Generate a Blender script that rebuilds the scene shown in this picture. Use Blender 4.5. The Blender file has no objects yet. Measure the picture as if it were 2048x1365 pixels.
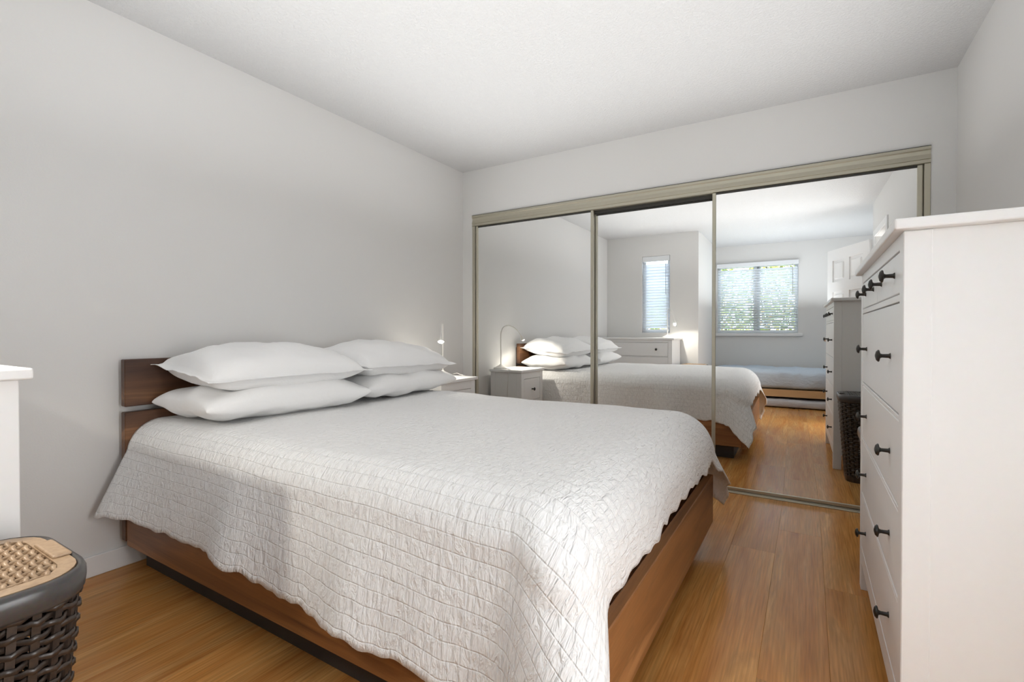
import bpy, bmesh, math, random
from math import sin, cos, pi, radians as R
from mathutils import Vector, Matrix, noise
random.seed(7)
S = bpy.context.scene
C = S.collection

# ------------------------------------------------------------------ camera
cd = bpy.data.cameras.new('camera'); cam = bpy.data.objects.new('camera', cd); C.objects.link(cam)
cd.sensor_fit = 'HORIZONTAL'; cd.sensor_width = 36; cd.lens = 969.2*36/2048
cd.shift_y = -9.58/2048; cd.clip_start = .02
cam.location = (2.5991, -3.4198, 1.0421)
cam.rotation_euler = (R(90-.5223), 0, R(31.4539))
S.camera = cam

# ------------------------------------------------------------------ world, sun, area lights, exposure
W = bpy.data.worlds.new('sky'); S.world = W; W.use_nodes = True
nt = W.node_tree; nt.nodes.clear()
wo = nt.nodes.new('ShaderNodeOutputWorld'); wb = nt.nodes.new('ShaderNodeBackground')
wb.inputs[0].default_value = (.74, .87, 1, 1); wb.inputs[1].default_value = 8.5
nt.links.new(wb.outputs[0], wo.inputs[0])

def light(name, kind, loc, energy, color=(1, 1, 1), rot=(0, 0, 0), **k):
    l = bpy.data.lights.new(name, kind); l.energy = energy; l.color = color
    o = bpy.data.objects.new(name, l); C.objects.link(o); o.location = loc; o.rotation_euler = rot
    for a, v in k.items(): setattr(l, a, v)
    return o
# low autumn sun, coming in through the wide window from the right
sd = Vector((-.78, .50, -.40)).normalized()
light('sun', 'SUN', (4, -9, 5), 4.0, (1, .93, .82), sd.to_track_quat('-Z', 'Y').to_euler(), angle=R(.6))
# added fill: unseen upward panels that brighten room and alcove off the ceiling
light('bounce_fill', 'AREA', (1.66, -1.72, 1.62), 15.5, (.99, .995, 1), (pi, 0, 0), shape='RECTANGLE', size=2.75, size_y=3.1, spread=R(128))
light('bounce_fill', 'AREA', (2.42, -4.22, 1.35), 12.5, (.90, .95, 1), (pi, 0, 0), shape='RECTANGLE', size=1.8, size_y=1.6, spread=R(160))
# daylight portals in the two window openings
for (px, py, sx, sz) in ((1.998, -5.32, 1.16, 1.11), (.73, -3.62, .4, 1.12)):
    p = light('window_daylight', 'AREA', (px, py, 1.56), 1, (1, 1, 1), (R(-90), 0, 0), shape='RECTANGLE', size=sx, size_y=sz)
    p.data.cycles.is_portal = True
# unseen panel added outside the right-wall doorway to brighten bed and left wall
light('doorway_fill', 'AREA', (3.50, -2.79, .95), 14.5, (.97, .985, 1), (0, R(90), R(33)), shape='RECTANGLE', size=1.3, size_y=.28)
vs = S.view_settings
vs.view_transform = 'Standard'; vs.look = 'None'; vs.exposure = .85; vs.gamma = 1; vs.use_curve_mapping = False
S.cycles.max_bounces = 10; S.cycles.diffuse_bounces = 6; S.cycles.glossy_bounces = 6
S.cycles.transparent_max_bounces = 12; S.cycles.sample_clamp_indirect = 6; S.cycles.use_denoising = True
S.cycles.caustics_reflective = True; S.cycles.caustics_refractive = False
S.cycles.use_adaptive_sampling = False

# ------------------------------------------------------------------ materials
class N:
    def __init__(s, name):
        s.m = bpy.data.materials.new(name); s.m.use_nodes = True; s.t = s.m.node_tree
        s.b = s.t.nodes['Principled BSDF']; s.out = s.t.nodes['Material Output']
    def n(s, kind, **k):
        x = s.t.nodes.new('ShaderNode'+kind)
        for a, v in k.items():
            if a in x.inputs.keys(): x.inputs[a].default_value = v
            else: setattr(x, a, v)
        return x
    def l(s, a, b): s.t.links.new(a, b)
    def set(s, **k):
        for a, v in k.items(): s.b.inputs[a.replace('_', ' ')].default_value = v
        return s
    def bump(s, h, strength=1., dist=.002):
        b = s.n('Bump', Strength=strength, Distance=dist); s.l(h, b.inputs['Height']); s.l(b.outputs[0], s.b.inputs['Normal']); return b
    def ramp(s, fac, stops):
        r = s.n('ValToRGB'); e = r.color_ramp.elements
        while len(e) < len(stops): e.new(.5)
        for i, (p, c) in enumerate(stops): e[i].position = p; e[i].color = (*c, 1)
        s.l(fac, r.inputs[0]); return r.outputs[0]
    def coords(s, which='Object', scale=(1, 1, 1), loc=None):
        tc = s.n('TexCoord'); mp = s.n('Mapping'); mp.inputs['Scale'].default_value = scale
        s.l(tc.outputs[which], mp.inputs[0])
        if loc is not None: s.l(loc, mp.inputs['Location'])
        return mp.outputs[0]

def plain(name, col, rough=.5, metal=0., bump=0., bscale=200., **k):
    m = N(name); m.set(Base_Color=(*col, 1), Roughness=rough, Metallic=metal, **k)
    v = m.coords('Object'); t = m.n('TexNoise', Scale=bscale, Detail=3.); m.l(v, t.inputs['Vector'])
    mx = m.n('Mix', data_type='RGBA'); mx.inputs['Factor'].default_value = .03
    mx.inputs['A'].default_value = (*col, 1); m.l(t.outputs['Color'], mx.inputs['B']); m.l(mx.outputs['Result'], m.b.inputs['Base Color'])
    if bump: m.bump(t.outputs[0], bump, .002)
    return m.m

M = {}
M['wall'] = plain('wall_paint', (.735, .728, .712), .75, 0, .12, 160)
M['trim'] = plain('trim_paint', (.82, .818, .81), .4)
M['white'] = plain('white_lacquer', (.84, .838, .832), .38, 0, .03, 60)
M['dark'] = plain('dark_void', (.02, .02, .018), .8)
M['knob'] = plain('dark_bronze', (.035, .033, .03), .38, .7)
M['champagne'] = plain('champagne_aluminium', (.52, .49, .395), .42, .8)
M['track_dark'] = plain('dark_channel', (.03, .028, .022), .6)
M['lampwhite'] = plain('white_enamel', (.82, .80, .76), .3)
M['cable'] = plain('white_cable', (.8, .78, .74), .5)
M['pine'] = plain('pine', (.55, .33, .15), .5)
M['vinyl'] = plain('white_vinyl', (.8, .82, .84), .35)
M['steel'] = plain('brushed_nickel', (.5, .48, .44), .35, .9)

def mk_ceiling():
    m = N('ceiling_plaster'); m.set(Base_Color=(.60, .599, .597, 1), Roughness=.85)
    v = m.coords('Object'); a = m.n('TexNoise', Scale=75., Detail=3., Roughness=.6); m.l(v, a.inputs['Vector'])
    r = m.ramp(a.outputs[0], [(.42, (0, 0, 0)), (.62, (1, 1, 1))]); m.bump(r, .55, .004); return m.m
M['ceiling'] = mk_ceiling()

def mk_wood(name, axis, cols, rough=.42, scale=1., ringv=.70, fine=.35):
    m = N(name); sc = [9*scale]*3; sc['xyz'.index(axis)] = .8*scale
    oi = m.n('ObjectInfo'); mul = m.n('VectorMath', operation='SCALE'); mul.inputs[0].default_value = (7, 11, 5)
    m.l(oi.outputs['Random'], mul.inputs['Scale'])
    v = m.coords('Object', sc, mul.outputs[0])
    a = m.n('TexNoise', Scale=1.1, Detail=4., Roughness=.55, Distortion=.8); m.l(v, a.inputs['Vector'])
    mlt = m.n('Math', operation='MULTIPLY'); mlt.inputs[1].default_value = 7.; m.l(a.outputs[0], mlt.inputs[0])
    fr = m.n('Math', operation='PINGPONG'); fr.inputs[1].default_value = 1.; m.l(mlt.outputs[0], fr.inputs[0])
    sc2 = [150*scale]*3; sc2['xyz'.index(axis)] = 5*scale
    v2 = m.coords('Object', sc2); f = m.n('TexNoise', Scale=1., Detail=2.); m.l(v2, f.inputs['Vector'])
    big = m.ramp(a.outputs[0], [(.3, cols[0]), (.5, cols[1]), (.72, cols[2])])
    ring = m.ramp(fr.outputs[0], [(0., (ringv, ringv, ringv)), (.35, (1, 1, 1)), (1., (1, 1, 1))])
    mx = m.n('Mix', data_type='RGBA', blend_type='MULTIPLY'); mx.inputs['Factor'].default_value = .75
    m.l(big, mx.inputs['A']); m.l(ring, mx.inputs['B'])
    mx2 = m.n('Mix', data_type='RGBA', blend_type='MULTIPLY'); mx2.inputs['Factor'].default_value = fine
    m.l(mx.outputs['Result'], mx2.inputs['A']); m.l(f.outputs[0], mx2.inputs['B'])
    m.l(mx2.outputs['Result'], m.b.inputs['Base Color']); m.set(Roughness=rough)
    m.bump(f.outputs[0], .08, .001); return m
WAL = [(.16, .064, .024), (.36, .155, .052), (.52, .25, .095)]
M['walnut_y'] = mk_wood('walnut_across', 'y', WAL).m
M['walnut_x'] = mk_wood('walnut_along', 'x', WAL).m
M['walnut_dark'] = mk_wood('dark_walnut_across', 'y', [(.05, .020, .011), (.14, .060, .027), (.36, .17, .07)], .42, .9).m
def mk_floor():
    m = mk_wood('oak_laminate', 'y', [(.58, .225, .052), (.76, .36, .105), (.88, .48, .165)], .19, 1.0, .80, .62)
    # each board its own tone
    old = m.b.inputs['Base Color'].links[0].from_socket
    oi = m.n('ObjectInfo'); r = m.ramp(oi.outputs['Random'], [(0., (.84, .82, .80)), (.5, (1, 1, 1)), (1., (1.12, 1.10, 1.06))])
    mx = m.n('Mix', data_type='RGBA', blend_type='MULTIPLY'); mx.inputs['Factor'].default_value = .8
    m.l(old, mx.inputs['A']); m.l(r, mx.inputs['B']); m.l(mx.outputs['Result'], m.b.inputs['Base Color'])
    m.b.inputs['Specular IOR Level'].default_value = .2
    return m.m
M['floor'] = mk_floor()

def mk_cover():
    m = N('seersucker_cotton'); m.set(Roughness=.9, Base_Color=(.88, .878, .872, 1)); m.b.inputs['Sheen Weight'].default_value = .15
    uv = m.n('TexCoord').outputs['UV']
    br = m.n('TexBrick', offset=.5, squash=1.); br.inputs['Scale'].default_value = 1.
    for a, v in (('Mortar Size', .0026), ('Mortar Smooth', 1.), ('Brick Width', .052), ('Row Height', .036)): br.inputs[a].default_value = v
    nz = m.n('TexNoise', Scale=9., Detail=2.); m.l(uv, nz.inputs['Vector'])
    ds = m.n('VectorMath', operation='MULTIPLY_ADD'); m.l(nz.outputs['Color'], ds.inputs[0]); ds.inputs[1].default_value = (.016, .003, 0); m.l(uv, ds.inputs[2])
    m.l(ds.outputs[0], br.inputs['Vector'])
    mp = m.n('Mapping'); mp.inputs['Scale'].default_value = (58, 24, 1); m.l(uv, mp.inputs[0])
    pk = m.n('TexNoise', Scale=1., Detail=3., Roughness=.6, Distortion=.6); m.l(mp.outputs[0], pk.inputs['Vector'])
    mu = m.n('Math', operation='MULTIPLY'); mu.inputs[1].default_value = -.11; m.l(br.outputs['Fac'], mu.inputs[0])
    ad = m.n('Math', operation='ADD'); m.l(mu.outputs[0], ad.inputs[0]); m.l(pk.outputs[0], ad.inputs[1])
    m.bump(ad.outputs[0], 1., .014); return m.m
M['cover'] = mk_cover()
def mk_cloth(name, col, wr=.3, scale=14.):
    m = N(name); m.set(Roughness=.9, Base_Color=(*col, 1)); v = m.coords('Object', (1, 1, 1.6))
    a = m.n('TexNoise', Scale=scale, Detail=4., Roughness=.55, Distortion=1.2); m.l(v, a.inputs['Vector'])
    b = m.n('TexNoise', Scale=420., Detail=1.); m.l(v, b.inputs['Vector'])
    mu = m.n('Math', operation='MULTIPLY_ADD'); m.l(b.outputs[0], mu.inputs[0]); mu.inputs[1].default_value = .05; m.l(a.outputs[0], mu.inputs[2])
    m.bump(mu.outputs[0], wr, .02); return m.m
M['pillow'] = mk_cloth('pillow_cotton', (.88, .878, .875), .22, 7.)
M['mattress'] = mk_cloth('mattress_ticking', (.62, .55, .47), .1)
M['duvet'] = mk_cloth('pale_blue_grey_duvet', (.50, .575, .66), .6, 11.)
M['greysheet'] = mk_cloth('grey_sheet', (.46, .45, .46), .4, 11.)

def mk_mirror():
    m = N('silvered_mirror'); m.set(Base_Color=(.925, .935, .93, 1), Metallic=1., Roughness=0.); return m.m
M['mirror'] = mk_mirror()
def mk_plastic():
    m = N('brown_woven_plastic'); m.set(Roughness=.34, Base_Color=(.04, .028, .02, 1)); v = m.coords('Object')
    a = m.n('TexNoise', Scale=120., Detail=2.); m.l(v, a.inputs['Vector'])
    m.l(m.ramp(a.outputs[0], [(.3, (.026, .018, .014)), (.7, (.05, .034, .025))]), m.b.inputs['Base Color']); m.bump(a.outputs[0], .1, .001); return m.m
M['plastic'] = mk_plastic()
M['rim'] = plain('dark_rim_plastic', (.045, .040, .038), .33)
def mk_lamp_lit_lid():
    m = N('lid_plastic_lamp_lit'); m.set(Roughness=.36); v = m.coords('Object')
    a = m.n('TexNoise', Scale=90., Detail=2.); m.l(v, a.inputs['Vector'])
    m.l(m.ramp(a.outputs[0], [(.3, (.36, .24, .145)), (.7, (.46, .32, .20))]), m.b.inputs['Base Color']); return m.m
M['lid'] = mk_lamp_lit_lid()  # tan has the lamp glow painted in; the plastic itself is dark brown
def mk_glass():
    m = N('window_glass'); t = m.n('BsdfTransparent'); g = m.n('BsdfGlossy', Roughness=.0); f = m.n('Fresnel', IOR=1.45); x = m.n('MixShader')
    m.l(f.outputs[0], x.inputs[0]); m.l(t.outputs[0], x.inputs[1]); m.l(g.outputs[0], x.inputs[2]); m.l(x.outputs[0], m.out.inputs[0]); return m.m
M['glass'] = mk_glass()
def mk_slat():
    m = N('blind_slat'); m.set(Base_Color=(.9, .905, .91, 1), Roughness=.5); v = m.coords('Object')
    a = m.n('TexNoise', Scale=30.); m.l(v, a.inputs['Vector']); m.bump(a.outputs[0], .02, .001)
    tr = m.n('BsdfTranslucent', Color=(.8, .84, .9, 1)); mx = m.n('MixShader'); mx.inputs[0].default_value = .45
    m.l(m.b.outputs[0], mx.inputs[1]); m.l(tr.outputs[0], mx.inputs[2]); m.l(mx.outputs[0], m.out.inputs[0]); return m.m
M['slat'] = mk_slat()
def mk_leaf():
    m = N('garden_leaves'); oi = m.n('NewGeometry')
    m.l(m.ramp(oi.outputs['Random Per Island'], [(0., (.10, .20, .05)), (.45, (.32, .42, .10)), (.75, (.62, .55, .14)), (.92, (.70, .36, .16)), (1., (.85, .85, .7))]), m.b.inputs['Base Color'])
    m.set(Roughness=.6); return m.m
M['leaf'] = mk_leaf()
M['soil'] = plain('garden_ground', (.30, .27, .20), .9)
M['bark'] = plain('bark', (.16, .11, .07), .9)
def mk_emit(name, col, s):
    m = N(name); m.set(Base_Color=(1, 1, 1, 1)); m.b.inputs['Emission Color'].default_value = (*col, 1); m.b.inputs['Emission Strength'].default_value = s; return m.m
M['bulb'] = mk_emit('lit_bulb', (1, .93, .80), 60.)

# ------------------------------------------------------------------ builders
def box(bm, x0, x1, y0, y1, z0, z1, bev=0., seg=1):
    vs = [bm.verts.new(p) for p in ((x0, y0, z0), (x1, y0, z0), (x1, y1, z0), (x0, y1, z0), (x0, y0, z1), (x1, y0, z1), (x1, y1, z1), (x0, y1, z1))]
    fs = [bm.faces.new([vs[i] for i in f]) for f in ((3, 2, 1, 0), (4, 5, 6, 7), (0, 1, 5, 4), (1, 2, 6, 5), (2, 3, 7, 6), (3, 0, 4, 7))]
    if bev:
        es = list({e for f in fs for e in f.edges})
        bmesh.ops.bevel(bm, geom=es, offset=bev, segments=seg, affect='EDGES', profile=.5)
def tube(bm, pts, r, n=8, closed=False, caps=True):
    pts = [Vector(p) for p in pts]; rings = []; L = len(pts); up = None
    for i, p in enumerate(pts):
        if closed: d = pts[(i+1) % L]-pts[i-1]
        else: d = pts[min(i+1, L-1)]-pts[max(i-1, 0)]
        d.normalize()
        if up is None: up = Vector((0, 0, 1)) if abs(d.z) < .9 else Vector((1, 0, 0))
        a = d.cross(up)
        if a.length < 1e-4: a = d.cross(Vector((.3, 1, .2)))
        a.normalize(); b = a.cross(d).normalized(); up = b
        rr = r[i] if isinstance(r, (list, tuple)) else r
        rings.append([bm.verts.new(p+a*rr*cos(2*pi*k/n)+b*rr*sin(2*pi*k/n)) for k in range(n)])
    for i in range(L if closed else L-1):
        A, B = rings[i], rings[(i+1) % L]
        for k in range(n): bm.faces.new((A[k], A[(k+1) % n], B[(k+1) % n], B[k]))
    if caps and not closed: bm.faces.new(rings[0][::-1]); bm.faces.new(rings[-1])
def lathe(bm, prof, n=16, mat=None):
    rings = []
    for r, z in prof:
        rings.append([bm.verts.new((max(r, 1e-4)*cos(2*pi*k/n), max(r, 1e-4)*sin(2*pi*k/n), z)) for k in range(n)])
    for A, B in zip(rings, rings[1:]):
        for k in range(n): bm.faces.new((A[k], A[(k+1) % n], B[(k+1) % n], B[k]))
    bm.faces.new(rings[0][::-1]); bm.faces.new(rings[-1])
    if mat is not None:
        bmesh.ops.transform(bm, matrix=mat, verts=[v for r in rings for v in r])
def prism(bm, prof, x0, x1):      # profile in (y, z), extruded along x
    A = [bm.verts.new((x0, y, z)) for y, z in prof]; B = [bm.verts.new((x1, y, z)) for y, z in prof]; n = len(prof)
    for i in range(n): bm.faces.new((A[i], A[(i+1) % n], B[(i+1) % n], B[i]))
    bm.faces.new(A[::-1]); bm.faces.new(B)
def obj(name, bm, mat, parent=None, smooth=False, **props):
    bmesh.ops.recalc_face_normals(bm, faces=bm.faces)
    me = bpy.data.meshes.new(name); bm.to_mesh(me); bm.free()
    me.materials.append(M[mat] if isinstance(mat, str) else mat)
    if smooth:
        for p in me.polygons: p.use_smooth = True
    o = bpy.data.objects.new(name, me); C.objects.link(o)
    if parent: o.parent = parent
    for k, v in props.items(): o[k] = v
    return o
def smooth_by_angle(o, ang=35):
    me = o.data
    for p in me.polygons: p.use_smooth = True
    try: me.set_sharp_from_angle(angle=R(ang))
    except Exception: pass
    return o
def bxo(name, mat, parent, *b, bev=.002, seg=1, **props):
    bm = bmesh.new(); box(bm, *b, bev=bev, seg=seg); return obj(name, bm, mat, parent, **props)
def boxes(name, mat, parent, bl, bev=.002, **props):
    bm = bmesh.new()
    for b in bl: box(bm, *b, bev=bev)
    return obj(name, bm, mat, parent, **props)
def thing(name, label, cat, loc=(0, 0, 0), rz=0, group=None):
    o = bpy.data.objects.new(name, None); C.objects.link(o); o.location = loc; o.rotation_euler = (0, 0, rz); o.empty_display_size = .1
    o['label'] = label; o['category'] = cat
    if group: o['group'] = group
    return o
def tag(o, label, cat, group=None):
    o['label'] = label; o['category'] = cat
    if group: o['group'] = group
    return o
def struct(name, mat, bl, bev=0., parent=None):
    o = boxes(name, mat, parent, bl, bev)
    if not parent: o['kind'] = 'structure'
    return o
def copy_tree(o, parent=None):
    c = o.copy(); C.objects.link(c); c.parent = parent
    for ch in list(o.children): copy_tree(ch, c)
    return c

# ------------------------------------------------------------------ room shell
WX = 3.264; WX2 = 3.50; YB = -3.56; YF = -5.26; BX = 1.32; H = 2.44; T = .12; JY = -3.15
OX0, OX1, OZ = .105, 3.159, 2.046          # closet opening
struct('wall_left', 'wall', [(-T, 0, YB-T, T, -.02, H+.05)])
struct('wall_back', 'wall', [(0, OX0, 0, T, -.02, H+.05), (OX1, WX, 0, T, -.02, H+.05), (OX0, OX1, 0, T, OZ, H+.05)])
struct('wall_closet', 'wall', [(OX0-.06, OX0, T, .75, 0, 2.2), (OX1, OX1+.06, T, .75, 0, 2.2), (OX0-.06, OX1+.06, .75, .8, 0, 2.2), (OX0-.06, OX1+.06, T, .8, 2.2, 2.25)])
DY0, DY1 = -2.95, -2.20                    # doorway in the right wall
struct('wall_right', 'wall', [(WX, WX+T, DY1, T, -.02, H+.05), (WX, WX+T, JY, DY0, -.02, H+.05), (WX, WX+T, DY0, DY1, 2.05, H+.05), (WX+T, WX2+T, JY, JY+T, -.02, H+.05), (WX2, WX2+T, YF-T, JY, -.02, H+.05)])
wx0, wx1, wz0, wz1 = 1.42, 2.576, 1.02, 2.13
nx0, nx1, nz0, nz1 = .535, .935, 1.02, 2.14
struct('wall_front', 'wall', [(BX, wx0, YF-T, YF, -.02, H+.05), (wx1, WX2, YF-T, YF, -.02, H+.05), (wx0, wx1, YF-T, YF, -.02, wz0), (wx0, wx1, YF-T, YF, wz1, H+.05)])
struct('wall_bay', 'wall', [(0, nx0, YB-T, YB, -.02, H+.05), (nx1, BX, YB-T, YB, -.02, H+.05), (nx0, nx1, YB-T, YB, -.02, nz0), (nx0, nx1, YB-T, YB, nz1, H+.05), (BX-T, BX, YF-T, YB-T, -.02, H+.05)])
struct('ceiling', 'ceiling', [(-T, WX2+T, YB-T, .8, H, H+.1), (BX-T, WX2+T, YF-T, YB-T, H, H+.1)])
# small hall behind the doorway
struct('wall_hall', 'wall', [(4.4, 4.5, -3.9, -1.5, -.02, H), (WX+T, 4.5, -1.5, -1.4, -.02, H), (WX2+T, 4.5, -4.0, -3.9, -.02, H), (WX+T, 4.5, -4.0, -1.4, H, H+.1)])
floor = struct('floor', 'soil', [(-T, 4.5, YF-T, .8, -.06, -.0125)])
PW = .19; k = 0; meshes = {}
x = 0.0; col = 0
while x < WX2-.01:
    x1 = min(x+PW, WX2); y = .0 + random.uniform(.1, .9)
    while y > YF:
        ln = 1.28; a, b = max(y-ln, YF), min(y, .12)
        lim = YF if x1 > BX+.01 else YB
        a = max(a, lim)
        if x >= WX-.02: b = min(b, JY)
        if b-a > .03:
            bm = bmesh.new(); box(bm, -(x1-x)/2+.0002, (x1-x)/2-.0002, a-b+.0002, -.0002, -.012, 0, bev=.0006)
            o = obj('plank', bm, 'floor', floor); o.location = ((x+x1)/2, b, 0)
        y -= ln
    x = x1; col += 1
bb = .012
def baseboard(name, bl): struct(name, 'trim', bl, .003)
baseboard('baseboard_left', [(0, bb, YB, -.0, 0, .088)])
baseboard('baseboard_bay', [(.012, BX, YB, YB+bb, 0, .088), (BX, BX+bb, YF, YB+bb, 0, .088)])
baseboard('baseboard_front', [(BX+bb, WX2, YF, YF+bb, 0, .088)])
baseboard('baseboard_right', [(WX-bb, WX, -2.13, 0, 0, .088), (WX-bb, WX, JY, -3.02, 0, .088), (WX2-bb, WX2, YF+bb, JY, 0, .088)])
baseboard('baseboard_back', [(.012, OX0-.003, -bb, 0, 0, .088), (OX1+.003, WX-.012, -bb, 0, 0, .088)])

# closet header, jambs, floor track
bm = bmesh.new()
prism(bm, [(-.010, 2.046), (-.012, 2.030), (-.005, 2.024), (-.003, 2.005), (-.009, 1.985), (-.011, 1.978), (-.006, 1.976), (-.008, 1.958), (0, 1.955), (.075, 1.955), (.075, 2.046)], OX0+.001, OX1-.001)
o = obj('trim_1', bm, 'champagne', kind='structure')
bxo('channel_lip', 'track_dark', o, OX0+.03, OX1-.03, .034, .040, 1.930, 1.956, bev=0)
bxo('edge_line', 'track_dark', o, OX0, OX1, -.011, .0, 2.0462, 2.0492, bev=0)
struct('trim_2', 'champagne', [(OX0+.001, OX0+.028, -.006, .075, .0, 1.955), (OX0+.028, OX0+.034, .02, .075, 0, 1.955)], .002)
struct('trim_3', 'champagne', [(OX1-.028, OX1-.001, -.006, .075, .0, 1.955), (OX1-.034, OX1-.028, .02, .075, 0, 1.955)], .002)
bm = bmesh.new()
prism(bm, [(-.020, .0005), (-.020, .006), (-.016, .008), (-.014, .004), (-.008, .004), (-.006, .014), (-.002, .014), (0., .004), (.03, .004), (.032, .012), (.036, .012), (.038, .004), (.075, .004), (.075, .0005)], OX0+.03, OX1-.03)
obj('trim_4', bm, 'champagne', kind='structure')

# mirrored sliding doors
def mirror_door(name, label, x0, x1, ym, ang, z1):
    xc = (x0+x1)/2; w = (x1-x0)/2
    t = thing(name, label, 'mirror door', (xc, ym, 0), R(ang), 'mirrored sliding closet doors')
    s = .022
    bxo('mirror_panel', 'mirror', t, -w+s-.004, w-s+.004, 0, .005, .03, z1-.012, bev=0)
    for a, b in ((-w, -w+s), (w-s, w)): bxo('stile', 'champagne', t, a, b, -.008, .016, .016, z1, bev=.002)
    bxo('bottom_rail', 'champagne', t, -w+s, w-s, -.006, .014, .016, .036, bev=.002)
    bxo('top_rail', 'track_dark', t, -w+s, w-s, -.003, .014, z1-.012, z1, bev=.001)
    bxo('backing', 'track_dark', t, -w+s, w-s, .006, .012, .034, z1-.012, bev=0)
    return t
mirror_door('mirror_door', 'left mirrored sliding closet door in champagne frame, reflecting the nightstand', .139, 1.222, .006, 0, 1.953)
mirror_door('mirror_door', 'middle mirrored sliding closet door set back behind the other two', 1.205, 2.083, .048, .18, 1.93)
mirror_door('mirror_door', 'right mirrored sliding closet door reflecting the wide window and tall chest', 2.056, 3.125, .004, .62, 1.953)

# panelled room door, open, and its casing
struct('trim_5', 'trim', [(WX-.014, WX, DY1, DY1+.065, 0, 2.115), (WX-.014, WX, DY0-.065, DY0, 0, 2.115), (WX-.014, WX, DY0, DY1, 2.05, 2.115)], .003)
hx, hy = 3.228, -2.985; da = math.atan2(-3.72-hy, 2.894-hx)
dr = bpy.data.objects.new('door_1', None); C.objects.link(dr); dr.location = (hx, hy, 0); dr.rotation_euler = (0, 0, da); dr['kind'] = 'structure'
dw, dh = .81, 2.03
rows = [(.16, .78), (.90, 1.52), (1.64, 1.90)]; cols_ = [(.11, .36), (.45, .70)]
bm = bmesh.new()
zs = [0.008] + [v for r_ in rows for v in r_] + [dh]
for i in range(0, len(zs), 2): box(bm, 0, dw, -.018, .018, zs[i], zs[i+1], bev=0)
for (z0, z1) in rows:
    for a, b in ((0, .11), (.36, .45), (.70, dw)): box(bm, a, b, -.018, .018, z0, z1, bev=0)
obj('door_leaf', bm, 'trim', dr)
for (z0, z1) in rows:
    for a, b in cols_:
        bm = bmesh.new(); box(bm, a, b, -.004, .004, z0, z1, 0); box(bm, a+.03, b-.03, -.016, .016, z0+.03, z1-.03, bev=.012)
        obj('door_panel', bm, 'trim', dr)
for s_ in (-1, 1):
    bm = bmesh.new(); lathe(bm, [(.028, 0), (.028, .006), (.011, .012), (.011, .035), (.026, .048), (.027, .06), (.018, .07)], 16, Matrix.Translation((.75, s_*.018, .95)) @ Matrix.Rotation(-s_*pi/2, 4, 'X'))
    obj('door_knob', bm, 'steel', dr, True)

# windows: frame, mullion, panes, sill
def window(name, x0, x1, z0, z1, y, mull):
    wv = bpy.data.objects.new(name, None); C.objects.link(wv); wv['kind'] = 'structure'; wv.location = (x0, y, z0)
    w, h = x1-x0, z1-z0; f = .045
    bl = [(0, w, -.10, -.05, 0, f), (0, w, -.10, -.05, h-f, h), (0, f, -.10, -.05, f, h-f), (w-f, w, -.10, -.05, f, h-f)]
    obj_ = boxes('window_frame', 'vinyl', wv, bl, .003)
    if mull:
        bxo('mullion', 'vinyl', wv, w/2-.045, w/2+.005, -.085, -.045, f, h-f, bev=.003)
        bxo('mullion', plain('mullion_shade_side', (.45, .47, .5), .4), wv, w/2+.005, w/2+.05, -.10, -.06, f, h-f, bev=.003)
        bxo('window_pane', 'glass', wv, f, w/2-.03, -.072, -.068, f, h-f, bev=0)
        bxo('window_pane', 'glass', wv, w/2+.03, w-f, -.088, -.084, f, h-f, bev=0)
    else:
        bxo('window_pane', 'glass', wv, f, w-f, -.078, -.074, f, h-f, bev=0)
    bxo('window_sill', 'trim', wv, -.0 if not mull else -.06, w if not mull else w+.06, -.12, .0 if not mull else .035, -.045 if mull else -.0, 0.001 if mull else .012, bev=.004)
    return wv
window('window_1', wx0, wx1, wz0, wz1, YF, True)
window('window_2', nx0, nx1, nz0, nz1, YB, False)

def blind(name, label, x0, x1, z0, z1, y, vout, vh, sp, tilt, wand_x):
    t = thing(name, label, 'blind', ((x0+x1)/2, y, z0), 0, 'white venetian blinds'); w = (x1-x0)/2; h = z1-z0
    bxo('valance', 'vinyl', t, -w-vout, w+vout, -.035, .012 if vout else -.005, h-vh, h, bev=.003)
    bxo('bottom_rail', 'slat', t, -w+.006, w-.006, -.038, -.004, .012, .045, bev=.003)
    n = int((h-vh-.07)/sp); bm = bmesh.new(); prism(bm, [(-.025, -.0015), (.0, .001), (.025, -.0015), (.025, .0015), (.0, .004), (-.025, .0015)], -w+.006, w-.006)
    s0 = obj('slat', bm, 'slat', t); s0.location = (0, -.022, .075); s0.rotation_euler = (R(tilt), 0, 0)
    for i in range(1, n):
        s_ = s0.copy(); C.objects.link(s_); s_.parent = t; s_.location = (0, -.022, .075+i*sp); s_.rotation_euler = (R(tilt), 0, 0)
    for cx in ((-w*.72, w*.72) if w < .4 else (-w*.8, 0, w*.8)):
        bm = bmesh.new(); tube(bm, [(cx, .002, .03), (cx, .002, h-vh)], .0012, 5); obj('ladder_cord', bm, 'cable', t)
    bm = bmesh.new(); tube(bm, [(wand_x, .008, h-vh), (wand_x+.004, .014, h-vh-.48)], .004, 6); obj('tilt_wand', bm, plain('wand_grey', (.25, .25, .26), .4), t)
    return t
blind('venetian_blind', 'white venetian blind on the wide window above the trundle bed', wx0+.005, wx1-.005, wz0+.005, 2.155, YF+.035, .012, .065, .0405, 37, .50)
blind('venetian_blind', 'white venetian blind on the narrow window above the low dresser', nx0+.005, nx1-.005, nz0+.015, nz1-.003, YB+.0, 0., .075, .0405, 43, .14)

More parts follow.
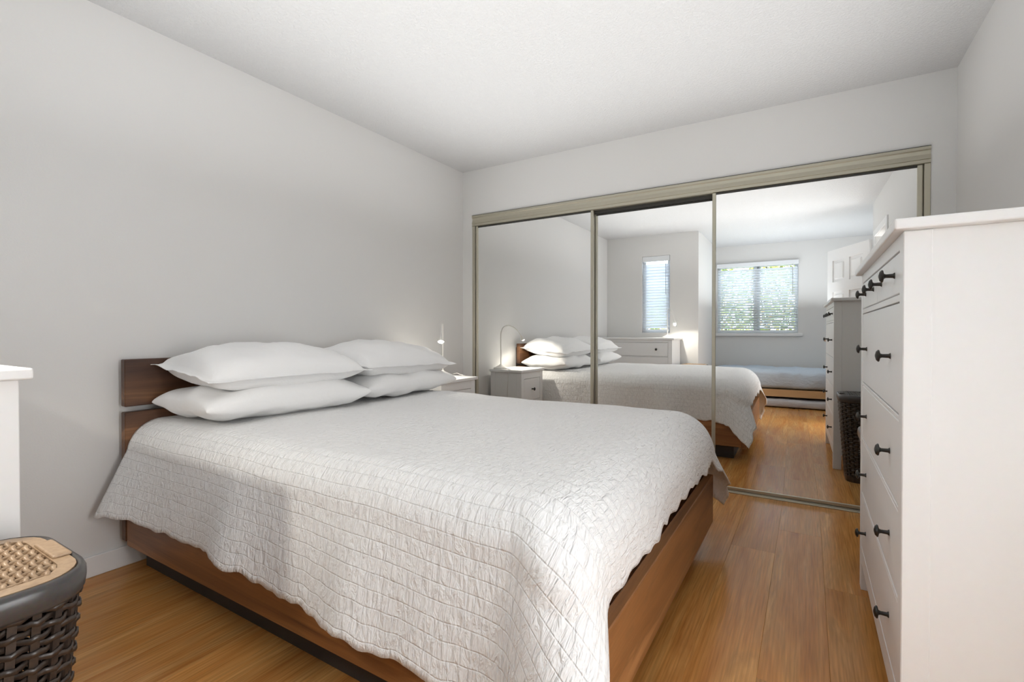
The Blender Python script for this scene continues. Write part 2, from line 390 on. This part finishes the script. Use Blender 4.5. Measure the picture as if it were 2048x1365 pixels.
# ------------------------------------------------------------------ platform bed
t = thing('platform_bed', 'walnut platform bed with split-board headboard and dark recessed plinth', 'bed', (0, 0, 0))
bxo('headboard_plank', 'walnut_dark', t, .032, .070, -2.505, -.855, .715, .921, bev=.003)
bxo('headboard_plank', 'walnut_dark', t, .032, .070, -2.505, -.855, .128, .690, bev=.003)
for y in (-2.1, -1.3): bxo('headboard_post', 'walnut_x', t, .014, .032, y-.05, y+.05, .13, .90, bev=.002)
bxo('side_rail', 'walnut_x', t, .071, 2.163, -2.502, -2.466, .110, .335, bev=.003)
bxo('side_rail', 'walnut_x', t, .071, 2.163, -.894, -.858, .110, .335, bev=.003)
bxo('foot_rail', 'walnut_y', t, 2.164, 2.200, -2.502, -.858, .100, .335, bev=.003)
bxo('platform', 'walnut_x', t, .072, 2.162, -2.464, -.896, .26, .30, bev=0)
bxo('plinth', plain('black_brown_plinth', (.03, .022, .018), .6), t, .085, 2.10, -2.435, -.925, 0, .26, bev=.002)
bm = bmesh.new(); box(bm, .078, 2.150, -2.45, -.91, .301, .625, bev=.06, seg=4)
tag(smooth_by_angle(obj('mattress', bm, 'mattress')), 'mattress with a taupe sheet under the white bedspread', 'mattress')

# bedspread: one sheet folded over the mattress edges
def build_cover():
    XF, YN, YR, X0, zt = 2.025, -2.365, -.985, .074, .648
    def fold(a, k, r):
        q = r*pi/2
        if a <= q: th = a/r; return r*sin(th), r*(1-cos(th))
        return r+k*(a-q), r+(a-q)*math.sqrt(1-k*k)
    st = .0145
    xs = [X0+i*st for i in range(int((XF-X0)/st)+1)]; nx_ = len(xs)
    af, an, ar = .325, .47, .44       # arc lengths beyond the folds: foot, near side, far side
    nxs = nx_+int(af/st); ny0 = int(an/st); nyt = int((YR-YN)/st); nys = ny0+nyt+int(ar/st)
    bm = bmesh.new(); uvl = bm.loops.layers.uv.new('sheet'); G = []; UV = {}
    for i in range(nxs+1):
        row = []
        sx = X0+i*st
        for j in range(nys+1):
            sy = YN+(j-ny0)*st
            # ragged hem
            fx = max(0, sx-XF); fn = max(0, YN-sy); fr = max(0, sy-YR)
            hemw = 1+.055*noise.noise((sx*5.3, sy*.2, 3.))+.03*noise.noise((sx*17, 0, 9.))
            if fx: hemf = 1+.07*noise.noise((sy*5, 1., 7.))+.06*noise.noise((sy*14, 4., 2.))
            else: hemf = 1
            u, v = sx, sy
            hemw = 1+(hemw-1)*max(fn/an, fr/ar)**3; hemf = 1+(hemf-1)*(fx/af)**2
            ay = (fn*hemw*(1+.13*max(0, (sx-.9)/1.2)) if fn else fr*hemw); ax = fx*hemf
            side = -1 if fn else 1
            crest = .010*noise.noise((sx*1.6, sy*1.6, 0))+.004*noise.noise((sx*6, sy*6, 2.))
            px, py, pz = min(sx, XF), min(max(sy, YN), YR), zt+crest
            if ax or ay:
                ph = math.atan2(ay, ax); a = math.hypot(ax, ay)*(1+.24*sin(2*ph)**2)
                kk = .20*sin(ph)**2+.10*cos(ph)**2+.36*sin(2*ph)**2
                if ay and not ax: kk = (.22 if fn else .12)+.14*max(0, 1-(sx-X0)/.5)*(1 if fn else .1)
                r = .125+.055*cos(ph)**2+.045*sin(2*ph)**2; o, d = fold(a, min(kk, .8), r)
                hang = max(0, a-r*1.2)
                # soft vertical folds in the hanging part
                if ax and ay: o += hang*.10*sin(ph*4.0)*sin(2*ph)
                else:
                    p_ = sx if ay else sy
                    o += hang*(.10*noise.noise((p_*3.1, side*4., 1.))+.06*sin(p_*9+noise.noise((p_*2, 0, 0))*3))
                pz -= d
                px += o*cos(ph); py += side*o*sin(ph)
            if sx < .30 and not (fn or fr): pass
            vtx = bm.verts.new((px, py, pz)); row.append(vtx); UV[vtx] = (u, v)
        G.append(row)
    for i in range(nxs):
        for j in range(nys):
            f = bm.faces.new((G[i][j], G[i+1][j], G[i+1][j+1], G[i][j+1])); f.smooth = True
            for lp in f.loops: lp[uvl].uv = UV[lp.vert]
    o = obj('bedspread', bm, 'cover', None, True)
    sm = o.modifiers.new('thickness', 'SOLIDIFY'); sm.thickness = .007; sm.offset = 1
    return o
tag(build_cover(), 'white puckered cotton bedspread draped over the platform bed', 'bedspread')

# pillows
def pillow(label, cx, cy, cz, lx, ly, th, rz, seed, flange=0., tilt=0., tx=0.):
    bm = bmesh.new(); n = 30; m_ = 40
    def pt(u, v, s):
        # outline with drawn-out corners
        e = 1-.06*(1-v*v)*abs(u)**3 ; e2 = 1-.04*(1-u*u)*abs(v)**3
        x_, y_ = u*lx/2*e, v*ly/2*e2
        fu, fv = min(1, (1-abs(u))/(1-flange*2/lx) if flange else 1-abs(u)), 0
        a = max(0, 1-abs(u/(1-flange*2/lx))**2.4); b = max(0, 1-abs(v/(1-flange*2/ly))**2.6)
        h = (a*b)**.37
        w = .020*noise.noise((u*1.7+seed, v*2.2, s*.3))+.007*noise.noise((u*5+seed, v*6, s*2.))
        z_ = s*(h*th/2*(1.12 if s > 0 else .88)+.0015) + w*min(1, h*1.5) + .012*noise.noise((u*3, v*3, seed))*(1-h)
        return Vector((x_, y_, z_+tx*x_+tilt*y_))
    T_, B_ = [], []
    for i in range(n+1):
        u = sin(pi/2*(2*i/n-1)); T_.append([]); B_.append([])
        for j in range(m_+1):
            v = sin(pi/2*(2*j/m_-1))
            a = bm.verts.new(pt(u, v, 1)); T_[-1].append(a)
            B_[-1].append(bm.verts.new(pt(u, v, -1)))
    for i in range(n):
        for j in range(m_):
            bm.faces.new((T_[i][j], T_[i+1][j], T_[i+1][j+1], T_[i][j+1]))
            bm.faces.new((B_[i][j], B_[i][j+1], B_[i+1][j+1], B_[i+1][j]))
    for i in range(n):
        bm.faces.new((T_[i][0], B_[i][0], B_[i+1][0], T_[i+1][0])); bm.faces.new((T_[i][m_], T_[i+1][m_], B_[i+1][m_], B_[i][m_]))
    for j in range(m_):
        bm.faces.new((T_[0][j], T_[0][j+1], B_[0][j+1], B_[0][j])); bm.faces.new((T_[n][j], B_[n][j], B_[n][j+1], T_[n][j+1]))
    o = obj('pillow', bm, 'pillow', None, True); o.location = (cx, cy, cz); o.rotation_euler = (0, 0, rz)
    return tag(o, label, 'pillow', 'white pillows stacked at the headboard')
pillow('plain white pillow under another in the near pillow stack', .365, -2.02, .728, .50, .81, .165, R(-2), 1.)
pillow('plain white pillow under another in the far pillow stack, beside the nightstand', .345, -1.235, .728, .50, .77, .165, R(1), 5.)
pillow('white flanged pillow on top of the near pillow stack', .355, -2.015, .868, .53, .81, .205, R(-2), 11., .03, 0, -.10)
pillow('white flanged pillow on top of the far pillow stack, beside the lit lamp', .335, -1.245, .866, .53, .79, .20, R(2), 17., .03, -.03, -.10)

# ------------------------------------------------------------------ case furniture (front faces local -X... +X chosen by rotation)
def knob(parent, y, z, x=0.):
    bm = bmesh.new(); lathe(bm, [(.007, -.002), (.0085, .0), (.0055, .004), (.0048, .018), (.007, .022), (.0155, .024), (.0165, .0265), (.012, .031), (.003, .0335)], 14, Matrix.Translation((x, y, z)) @ Matrix.Rotation(-pi/2, 4, 'Y'))
    return obj('knob', bm, 'knob', parent, True)
def case(name, label, cat, loc, rz, W_, D_, H_, slab, over, rowsd, leg, bottom, extra_shelf=None):
    """local: front plane at x=0 facing -x, body goes to x=D_, width along y centred."""
    t = thing(name, label, cat, loc, rz); w = W_/2; zt = H_-slab; p = .052
    bxo('top', 'white', t, -over, D_+.0, -w-over*1.5, w+over*1.5, zt, H_, bev=.004, seg=2)
    for sy in (-1, 1):
        y0, y1 = sorted((sy*w, sy*(w-p)))
        bxo('leg', 'white', t, 0, p, y0, y1, 0, zt-.0005, bev=.002)
        bxo('leg', 'white', t, D_-p, D_, y0, y1, 0, zt-.0005, bev=.002)
        y0, y1 = sorted((sy*(w-.0025), sy*(w-.022)))
        bxo('side_panel', 'white', t, p, D_-p, y0, y1, leg, zt-.0005, bev=0)
    bxo('back_panel', 'white', t, D_-.012, D_-.004, -w+p, w-p, leg, zt, bev=0)
    zr = [r_[0][1] for r_ in rowsd]
    # rails between drawers
    bl = [(.001, .03, -w+p, w-p, rowsd[0][0][1]+.003, zt-.0005)]
    for a, b in zip(rowsd, rowsd[1:]): bl.append((.001, .03, -w+p, w-p, b[0][1]+.003, a[0][0]-.003))
    bl.append((.001, .03, -w+p, w-p, bottom, rowsd[-1][0][0]-.003))
    for b in bl: bxo('rail', 'white', t, *b, bev=.001)
    bxo('inner_floor', 'white', t, .03, D_-.012, -w+.022, w-.022, bottom, bottom+.015, bev=0)
    for (z0, z1), nd, kn in rowsd:
        wd = (W_-2*p)/nd
        for i in range(nd):
            y0 = -w+p+i*wd+.0025; y1 = y0+wd-.005
            d = bxo('drawer', 'white', t, .002, .022, y0, y1, z0, z1, bev=.002)
            bx = boxes('drawer_box', 'white', t, [(.022, D_-.05, y0+.015, y0+.027, z0+.02, z1-.03), (.022, D_-.05, y1-.027, y1-.015, z0+.02, z1-.03), (.022, D_-.05, y0+.027, y1-.027, z0+.01, z0+.02)], 0)
            for f in kn: knob(d, y0+(y1-y0)*f, (z0+z1)/2+.0, .002)
    if extra_shelf: bxo('shelf', 'white', t, .01, D_-.012, -w+.022, w-.022, extra_shelf-.018, extra_shelf, bev=.002)
    return t
ch_rows = [((1.135, 1.235), 2, (.16, .70)), ((.843, 1.112), 1, (.17, .83)), ((.622, .826), 1, (.17, .83)), ((.402, .606), 1, (.17, .83)), ((.180, .386), 1, (.17, .83))]
ch_rows = [(z, n, (.2, .76) if n == 2 else f) for z, n, f in ch_rows]
case('tall_chest', 'tall white six-drawer chest with dark mushroom knobs against the right wall', 'chest of drawers', (2.784, -1.487, 0), 0, 1.03, .475, 1.298, .024, .020, ch_rows, .11, .11)
case('low_dresser', 'low white three-drawer dresser below the narrow window, lit lamp on top', 'dresser', (.58, -3.068, 0), R(-90), 1.00, .475, .96, .025, .018, [((.715, .895), 1, (.17, .83)), ((.46, .70), 1, (.17, .83)), ((.19, .445), 1, (.17, .83))], .11, .11)
case('nightstand', 'small white nightstand with one knobbed drawer between bed and closet', 'nightstand', (.385, -.555, 0), R(180), .41, .335, .692, .022, .014, [((.405, .605), 1, (.5,))], .36, .36, .14)

# ------------------------------------------------------------------ gooseneck lamps
def lamp(label, base, head, zb, watt):
    bx, by = base; dx, dy = head[0]-bx, head[1]-by; L = math.hypot(dx, dy); ang = math.atan2(dy, dx)
    t = thing('desk_lamp', label, 'lamp', (bx, by, zb), ang, 'white gooseneck lamps')
    bm = bmesh.new(); lathe(bm, [(.070, 0), (.072, .006), (.066, .012), (.035, .026), (.012, .038), (.008, .046)], 28); obj('base', bm, 'lampwhite', t, True)
    bm = bmesh.new(); zp = .315; pts = [(0, 0, .04), (0, 0, .15), (0, 0, zp)]
    top = .385; hz = head[2]-zb
    P0 = Vector((0, 0, zp)); P1 = Vector((-.0, 0, .445)); P2 = Vector((L*.62, 0, .44)); P3 = Vector((L*.93, 0, hz+.045))
    for i in range(1, 19):
        s = i/18; pts.append(P0*(1-s)**3+P1*3*s*(1-s)**2+P2*3*s*s*(1-s)+P3*s**3)
    tube(bm, pts, .0052, 10); obj('gooseneck', bm, 'lampwhite', t, True)
    ax = (P3-P2).normalized(); q = Vector((0, 0, 1)).rotation_difference(ax).to_matrix().to_4x4()
    bm = bmesh.new(); n = 24
    prof = [(.006, -.012), (.0085, .0), (.011, .014), (.018, .032), (.0235, .046), (.0225, .0458), (.0165, .031), (.009, .014), (.004, .010)]
    rings = [[bm.verts.new((r_*cos(2*pi*k/n), r_*sin(2*pi*k/n), z)) for k in range(n)] for r_, z in prof]
    for A, B in zip(rings, rings[1:]):
        for k in range(n): bm.faces.new((A[k], A[(k+1) % n], B[(k+1) % n], B[k]))
    bm.faces.new(rings[0][::-1]); bm.faces.new(rings[-1])
    bmesh.ops.transform(bm, matrix=Matrix.Translation(P3) @ q, verts=bm.verts); obj('lamp_shade', bm, 'lampwhite', t, True)
    bm = bmesh.new(); bmesh.ops.create_uvsphere(bm, u_segments=16, v_segments=10, radius=.0135)
    bc = P3+ax*.044
    bmesh.ops.translate(bm, vec=bc, verts=bm.verts); obj('bulb', bm, 'bulb', t, True)
    l = bpy.data.lights.new('bulb_light', 'SPOT'); l.energy = watt; l.color = (1, .93, .82); l.spot_size = R(168); l.spot_blend = .35; l.shadow_soft_size = .012
    lo = bpy.data.objects.new('bulb_light', l); C.objects.link(lo); lo.parent = t; lo.location = bc+ax*.02
    lo.rotation_euler = ax.to_track_quat('-Z', 'Y').to_euler()
    return t
lamp1 = lamp('white gooseneck lamp glowing on the nightstand', (.12, -.42), (.25, -.60, .962), .6925, 3.4)
lamp2 = lamp('white gooseneck lamp glowing on the low dresser', (.935, -3.42), (1.06, -3.30, 1.155), .9605, 6.5)
bm = bmesh.new(); tube(bm, [(.15, -.36, .697), (.20, -.34, .712), (.24, -.345, .700), (.27, -.35, .697), (.27, -.327, .696), (.262, -.322, .66), (.25, -.32, .4)], .0025, 6)
o = obj('lamp_cord', bm, 'cable', None, True); bpy.context.view_layer.update(); o.parent = lamp1; o.matrix_parent_inverse = lamp1.matrix_world.inverted()

# ------------------------------------------------------------------ woven hampers
def rrect(w, d, r, n=6):
    pts = []
    for (cx, cy, a0) in ((w/2-r, d/2-r, 0), (-w/2+r, d/2-r, 90), (-w/2+r, -d/2+r, 180), (w/2-r, -d/2+r, 270)):
        for i in range(n+1): a = R(a0+90*i/n); pts.append(Vector((cx+r*cos(a), cy+r*sin(a), 0)))
    return pts
def resample(pts, n):
    L = [0]; P = pts+[pts[0]]
    for a, b in zip(P, P[1:]): L.append(L[-1]+(b-a).length)
    out = []; k = 0
    for i in range(n):
        s = L[-1]*i/n
        while L[k+1] < s: k += 1
        f = (s-L[k])/max(1e-9, L[k+1]-L[k]); p = P[k].lerp(P[k+1], f); d = (P[k+1]-P[k]).normalized(); out.append((p, Vector((d.y, -d.x, 0))))
    return out
def hamper(label, loc, rz, lidmat='lid'):
    w, d, h = .33, .44, .60
    t = thing('laundry_hamper', label, 'hamper', loc, rz, 'brown woven plastic hampers')
    sc = lambda z: .80+.20*min(1, z/.56)
    NR = 44
    base = resample(rrect(w-.014, d-.014, .075, 8), NR*4)
    zb, zt = .03, .562
    bm = bmesh.new(); ou = resample(rrect(w, d, .08, 8), 48)
    A = [bm.verts.new((p.x*.81, p.y*.81, 0)) for p, _ in ou]; B = [bm.verts.new((p.x*.82, p.y*.82, zb+.012)) for p, _ in ou]
    for i in range(48): bm.faces.new((A[i], A[(i+1) % 48], B[(i+1) % 48], B[i]))
    bm.faces.new(A[::-1]); bm.faces.new(B); obj('base', bm, 'plastic', t)
    # upright ribs
    for k in range(NR):
        p, nrm = base[k*4]; bm = bmesh.new(); tg = Vector((-nrm.y, nrm.x, 0)); ring = []
        for z in (zb, .2, .37, zt):
            c = p*sc(z); c.z = z
            ring.append([bm.verts.new(c+tg*a+nrm*b) for a, b in ((-.0062, -.002), (.0062, -.002), (.0062, .0028), (-.0062, .0028))])
        for a, b in zip(ring, ring[1:]):
            for i in range(4): bm.faces.new((a[i], a[(i+1) % 4], b[(i+1) % 4], b[i]))
        bm.faces.new(ring[0][::-1]); bm.faces.new(ring[-1]); obj('rib', bm, 'plastic', t)
    # weaving strands
    nrow = 38
    for r_ in range(nrow):
        z = zb+.012+(zt-zb-.02)*r_/(nrow-1); bm = bmesh.new(); ring = []
        for i, (p, nrm) in enumerate(base):
            ph = (i/4.)*pi+(r_ % 2)*pi; off = .0052*cos(ph-pi*0)
            c = p*sc(z)+nrm*(off+.0006); c.z = z+.002*sin(i*1.7+r_)
            ring.append([bm.verts.new(c+nrm*a+Vector((0, 0, b))) for a, b in ((-.0014, -.0056), (.0018, -.0048), (.0018, .0048), (-.0014, .0056))])
        n = len(ring)
        for i in range(n):
            a, b = ring[i], ring[(i+1) % n]
            for q in range(4): bm.faces.new((a[q], a[(q+1) % 4], b[(q+1) % 4], b[q]))
        obj('strand', bm, 'plastic', t, True)
    # rim band with rounded section
    prof = [(.965, .553), (1.0, .555), (1.014, .562), (1.022, .580), (1.020, .592), (1.008, .601), (.985, .603), (.972, .598), (.965, .58)]
    bm = bmesh.new(); ou = resample(rrect(w, d, .085, 10), 72)
    ring = [[bm.verts.new((p.x+nn.x*(s-1)*.30, p.y+nn.y*(s-1)*.30, z)) for p, nn in ou] for s, z in prof]
    L = len(prof)
    for i in range(L):
        a, b = ring[i], ring[(i+1) % L]
        for q in range(72): bm.faces.new((a[q], a[(q+1) % 72], b[(q+1) % 72], b[q]))
    obj('rim', bm, 'rim', t, True)
    # lid: frame, hinge lug, lattice
    lid = boxes('lid', 'rim', t, [(-w/2+.05, w/2-.05, -d/2+.05, d/2-.05, .588, .590)], 0)
    bm = bmesh.new(); io = resample(rrect(w-.018, d-.018, .075, 10), 72); ii = resample(rrect(w-.072, d-.072, .045, 10), 72)
    rs = []
    for src, z in ((io, .592), (io, .603), (ii, .6035), (ii, .592)): rs.append([bm.verts.new((p.x, p.y, z)) for p, _ in src])
    for a, b in zip(rs, rs[1:]+rs[:1]):
        for q in range(72): bm.faces.new((a[q], a[(q+1) % 72], b[(q+1) % 72], b[q]))
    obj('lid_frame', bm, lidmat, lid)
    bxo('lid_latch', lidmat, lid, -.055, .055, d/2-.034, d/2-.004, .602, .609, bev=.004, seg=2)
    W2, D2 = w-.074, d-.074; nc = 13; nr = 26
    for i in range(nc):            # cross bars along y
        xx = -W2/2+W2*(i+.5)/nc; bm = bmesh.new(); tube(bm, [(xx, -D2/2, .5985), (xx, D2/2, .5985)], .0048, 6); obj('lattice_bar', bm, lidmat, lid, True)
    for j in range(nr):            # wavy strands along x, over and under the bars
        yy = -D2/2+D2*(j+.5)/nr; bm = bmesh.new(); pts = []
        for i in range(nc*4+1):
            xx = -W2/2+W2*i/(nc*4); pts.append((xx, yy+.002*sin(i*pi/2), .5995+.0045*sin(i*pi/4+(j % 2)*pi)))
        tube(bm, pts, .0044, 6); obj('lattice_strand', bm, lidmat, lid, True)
    return t
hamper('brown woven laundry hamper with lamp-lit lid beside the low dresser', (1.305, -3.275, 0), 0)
hamper('dark woven laundry hamper between the tall chest and closet doors, mirrored', (3.02, -.765, 0), R(90), 'rim')

# ------------------------------------------------------------------ trundle bed under the wide window
t = thing('trundle_bed', 'low pine trundle bed frame under the wide window', 'bed', (0, 0, 0))
tx0, tx1 = 1.45, 3.42
bxo('front_rail', 'pine', t, tx0, tx1, -4.235, -4.21, .145, .245, bev=.003)
bxo('back_rail', 'pine', t, tx0, tx1, -5.22, -5.195, .145, .245, bev=.003)
for a in (tx0, tx1-.025): bxo('end_rail', 'pine', t, a, a+.025, -5.194, -4.236, .145, .245, bev=.003)
for a in (tx0+.03, tx1-.075):
    for y in (-4.28, -5.19): bxo('leg', 'pine', t, a, a+.045, y, y+.04, 0, .24, bev=.003)
for i in range(12):
    y = -5.14+i*.078; bxo('slat', 'pine', t, tx0+.026, tx1-.026, y, y+.05, .225, .240, bev=.001)
def puffy(name, mat, x0, x1, y0, y1, z0, z1, amp, label, cat, seed):
    bm = bmesh.new(); nx_, ny_ = 70, 40; rad = min(.07, (z1-z0)*.45)
    g = []
    prof = []   # front-to-back closed section
    for i in range(ny_):
        a = 2*pi*i/ny_; cy, cz = cos(a), sin(a)
        e = .35
        sy_ = math.copysign(abs(cy)**e, cy); sz_ = math.copysign(abs(cz)**e, cz); prof.append((sy_, sz_))
    for k in range(nx_+1):
        u = k/nx_; sc_ = 1-(abs(2*u-1))**30*.25; row = []
        for (py, pz) in prof:
            xx = x0+(x1-x0)*u; yy = (y0+y1)/2+(y1-y0)/2*py*sc_; zz = (z0+z1)/2+(z1-z0)/2*pz*sc_
            w_ = amp*(noise.noise((xx*5+seed, yy*5, zz*7))+.6*noise.noise((xx*13-zz*16, yy*7, zz*9+seed)))
            zz = max(z0, zz+(w_ if pz > -.5 else 0)); yy += w_*(1 if py > 0 else 0)
            row.append(bm.verts.new((xx, yy, zz)))
        g.append(row)
    for a, b in zip(g, g[1:]):
        for i in range(ny_): bm.faces.new((a[i], a[(i+1) % ny_], b[(i+1) % ny_], b[i]))
    bm.faces.new(g[0][::-1]); bm.faces.new(g[-1])
    return tag(obj(name, bm, mat, None, True), label, cat)
puffy('duvet', 'duvet', tx0+.03, tx1-.03, -5.19, -4.20, .243, .515, .018, 'rumpled pale blue-grey duvet covering the pine trundle bed', 'duvet', 3.)
puffy('trundle_mattress', 'greysheet', tx0+.09, tx1-.09, -5.10, -4.13, .002, .115, .007, 'thin grey-sheeted mattress on the floor under the trundle bed', 'mattress', 8.)

# ------------------------------------------------------------------ garden behind the blinds
struct('ground_outside', 'soil', [(-6, 9, -14, YF-T-.01, -.4, -.3), (-6, BX-T-.01, YF-T, YB-T-.01, -.4, -.3)])
def shrub(label, x, y, h, w, n, seed):
    rnd = random.Random(seed); t = thing('garden_shrub', label, 'shrub', (x, y, -.3), 0, 'shrubs outside the windows')
    bm = bmesh.new()
    for k in range(5): tube(bm, [(rnd.uniform(-.05, .05), rnd.uniform(-.05, .05), 0), (rnd.uniform(-w, w)*.4, rnd.uniform(-.2, .2), h*.55), (rnd.uniform(-w, w)*.8, rnd.uniform(-.3, .3), h*.9)], [.03, .02, .008], 5)
    obj('stem', bm, 'bark', t)
    bm = bmesh.new()
    for k in range(n):
        a = rnd.uniform(0, 2*pi); r_ = math.sqrt(rnd.random())*w; z = rnd.uniform(.05, 1)*h
        c = Vector((r_*cos(a)*(1.05-.5*(z/h)**3), .6*r_*sin(a), z)); s = rnd.uniform(.05, .085)
        q = Matrix.Rotation(rnd.uniform(0, 6), 3, 'Z') @ Matrix.Rotation(rnd.uniform(-1.2, 1.2), 3, 'X')
        vs_ = [bm.verts.new(c+q @ Vector(p)) for p in ((0, -s, 0), (s*.55, 0, .006), (0, s, 0), (-s*.55, 0, .006))]; bm.faces.new(vs_)
    obj('foliage', bm, 'leaf', t, kind='stuff')
for i, (x, y, h, w, lb) in enumerate(((.9, -7.4, 3.1, .8, 'leafy shrub outside the wide window, leftmost as mirrored'), (2.2, -8.6, 3.7, .85, 'leafy shrub outside behind the mullion of the wide window'), (3.5, -7.4, 3.2, .85, 'yellowing shrub outside the right end of the wide window as mirrored'), (.0, -6.2, 2.2, .7, 'leafy shrub outside the narrow window'), (5.0, -8.8, 3.6, .9, 'tall shrub outside beyond the window end of the trundle bed'))):
    shrub(lb, x, y, h, w, 5200, 40+i)
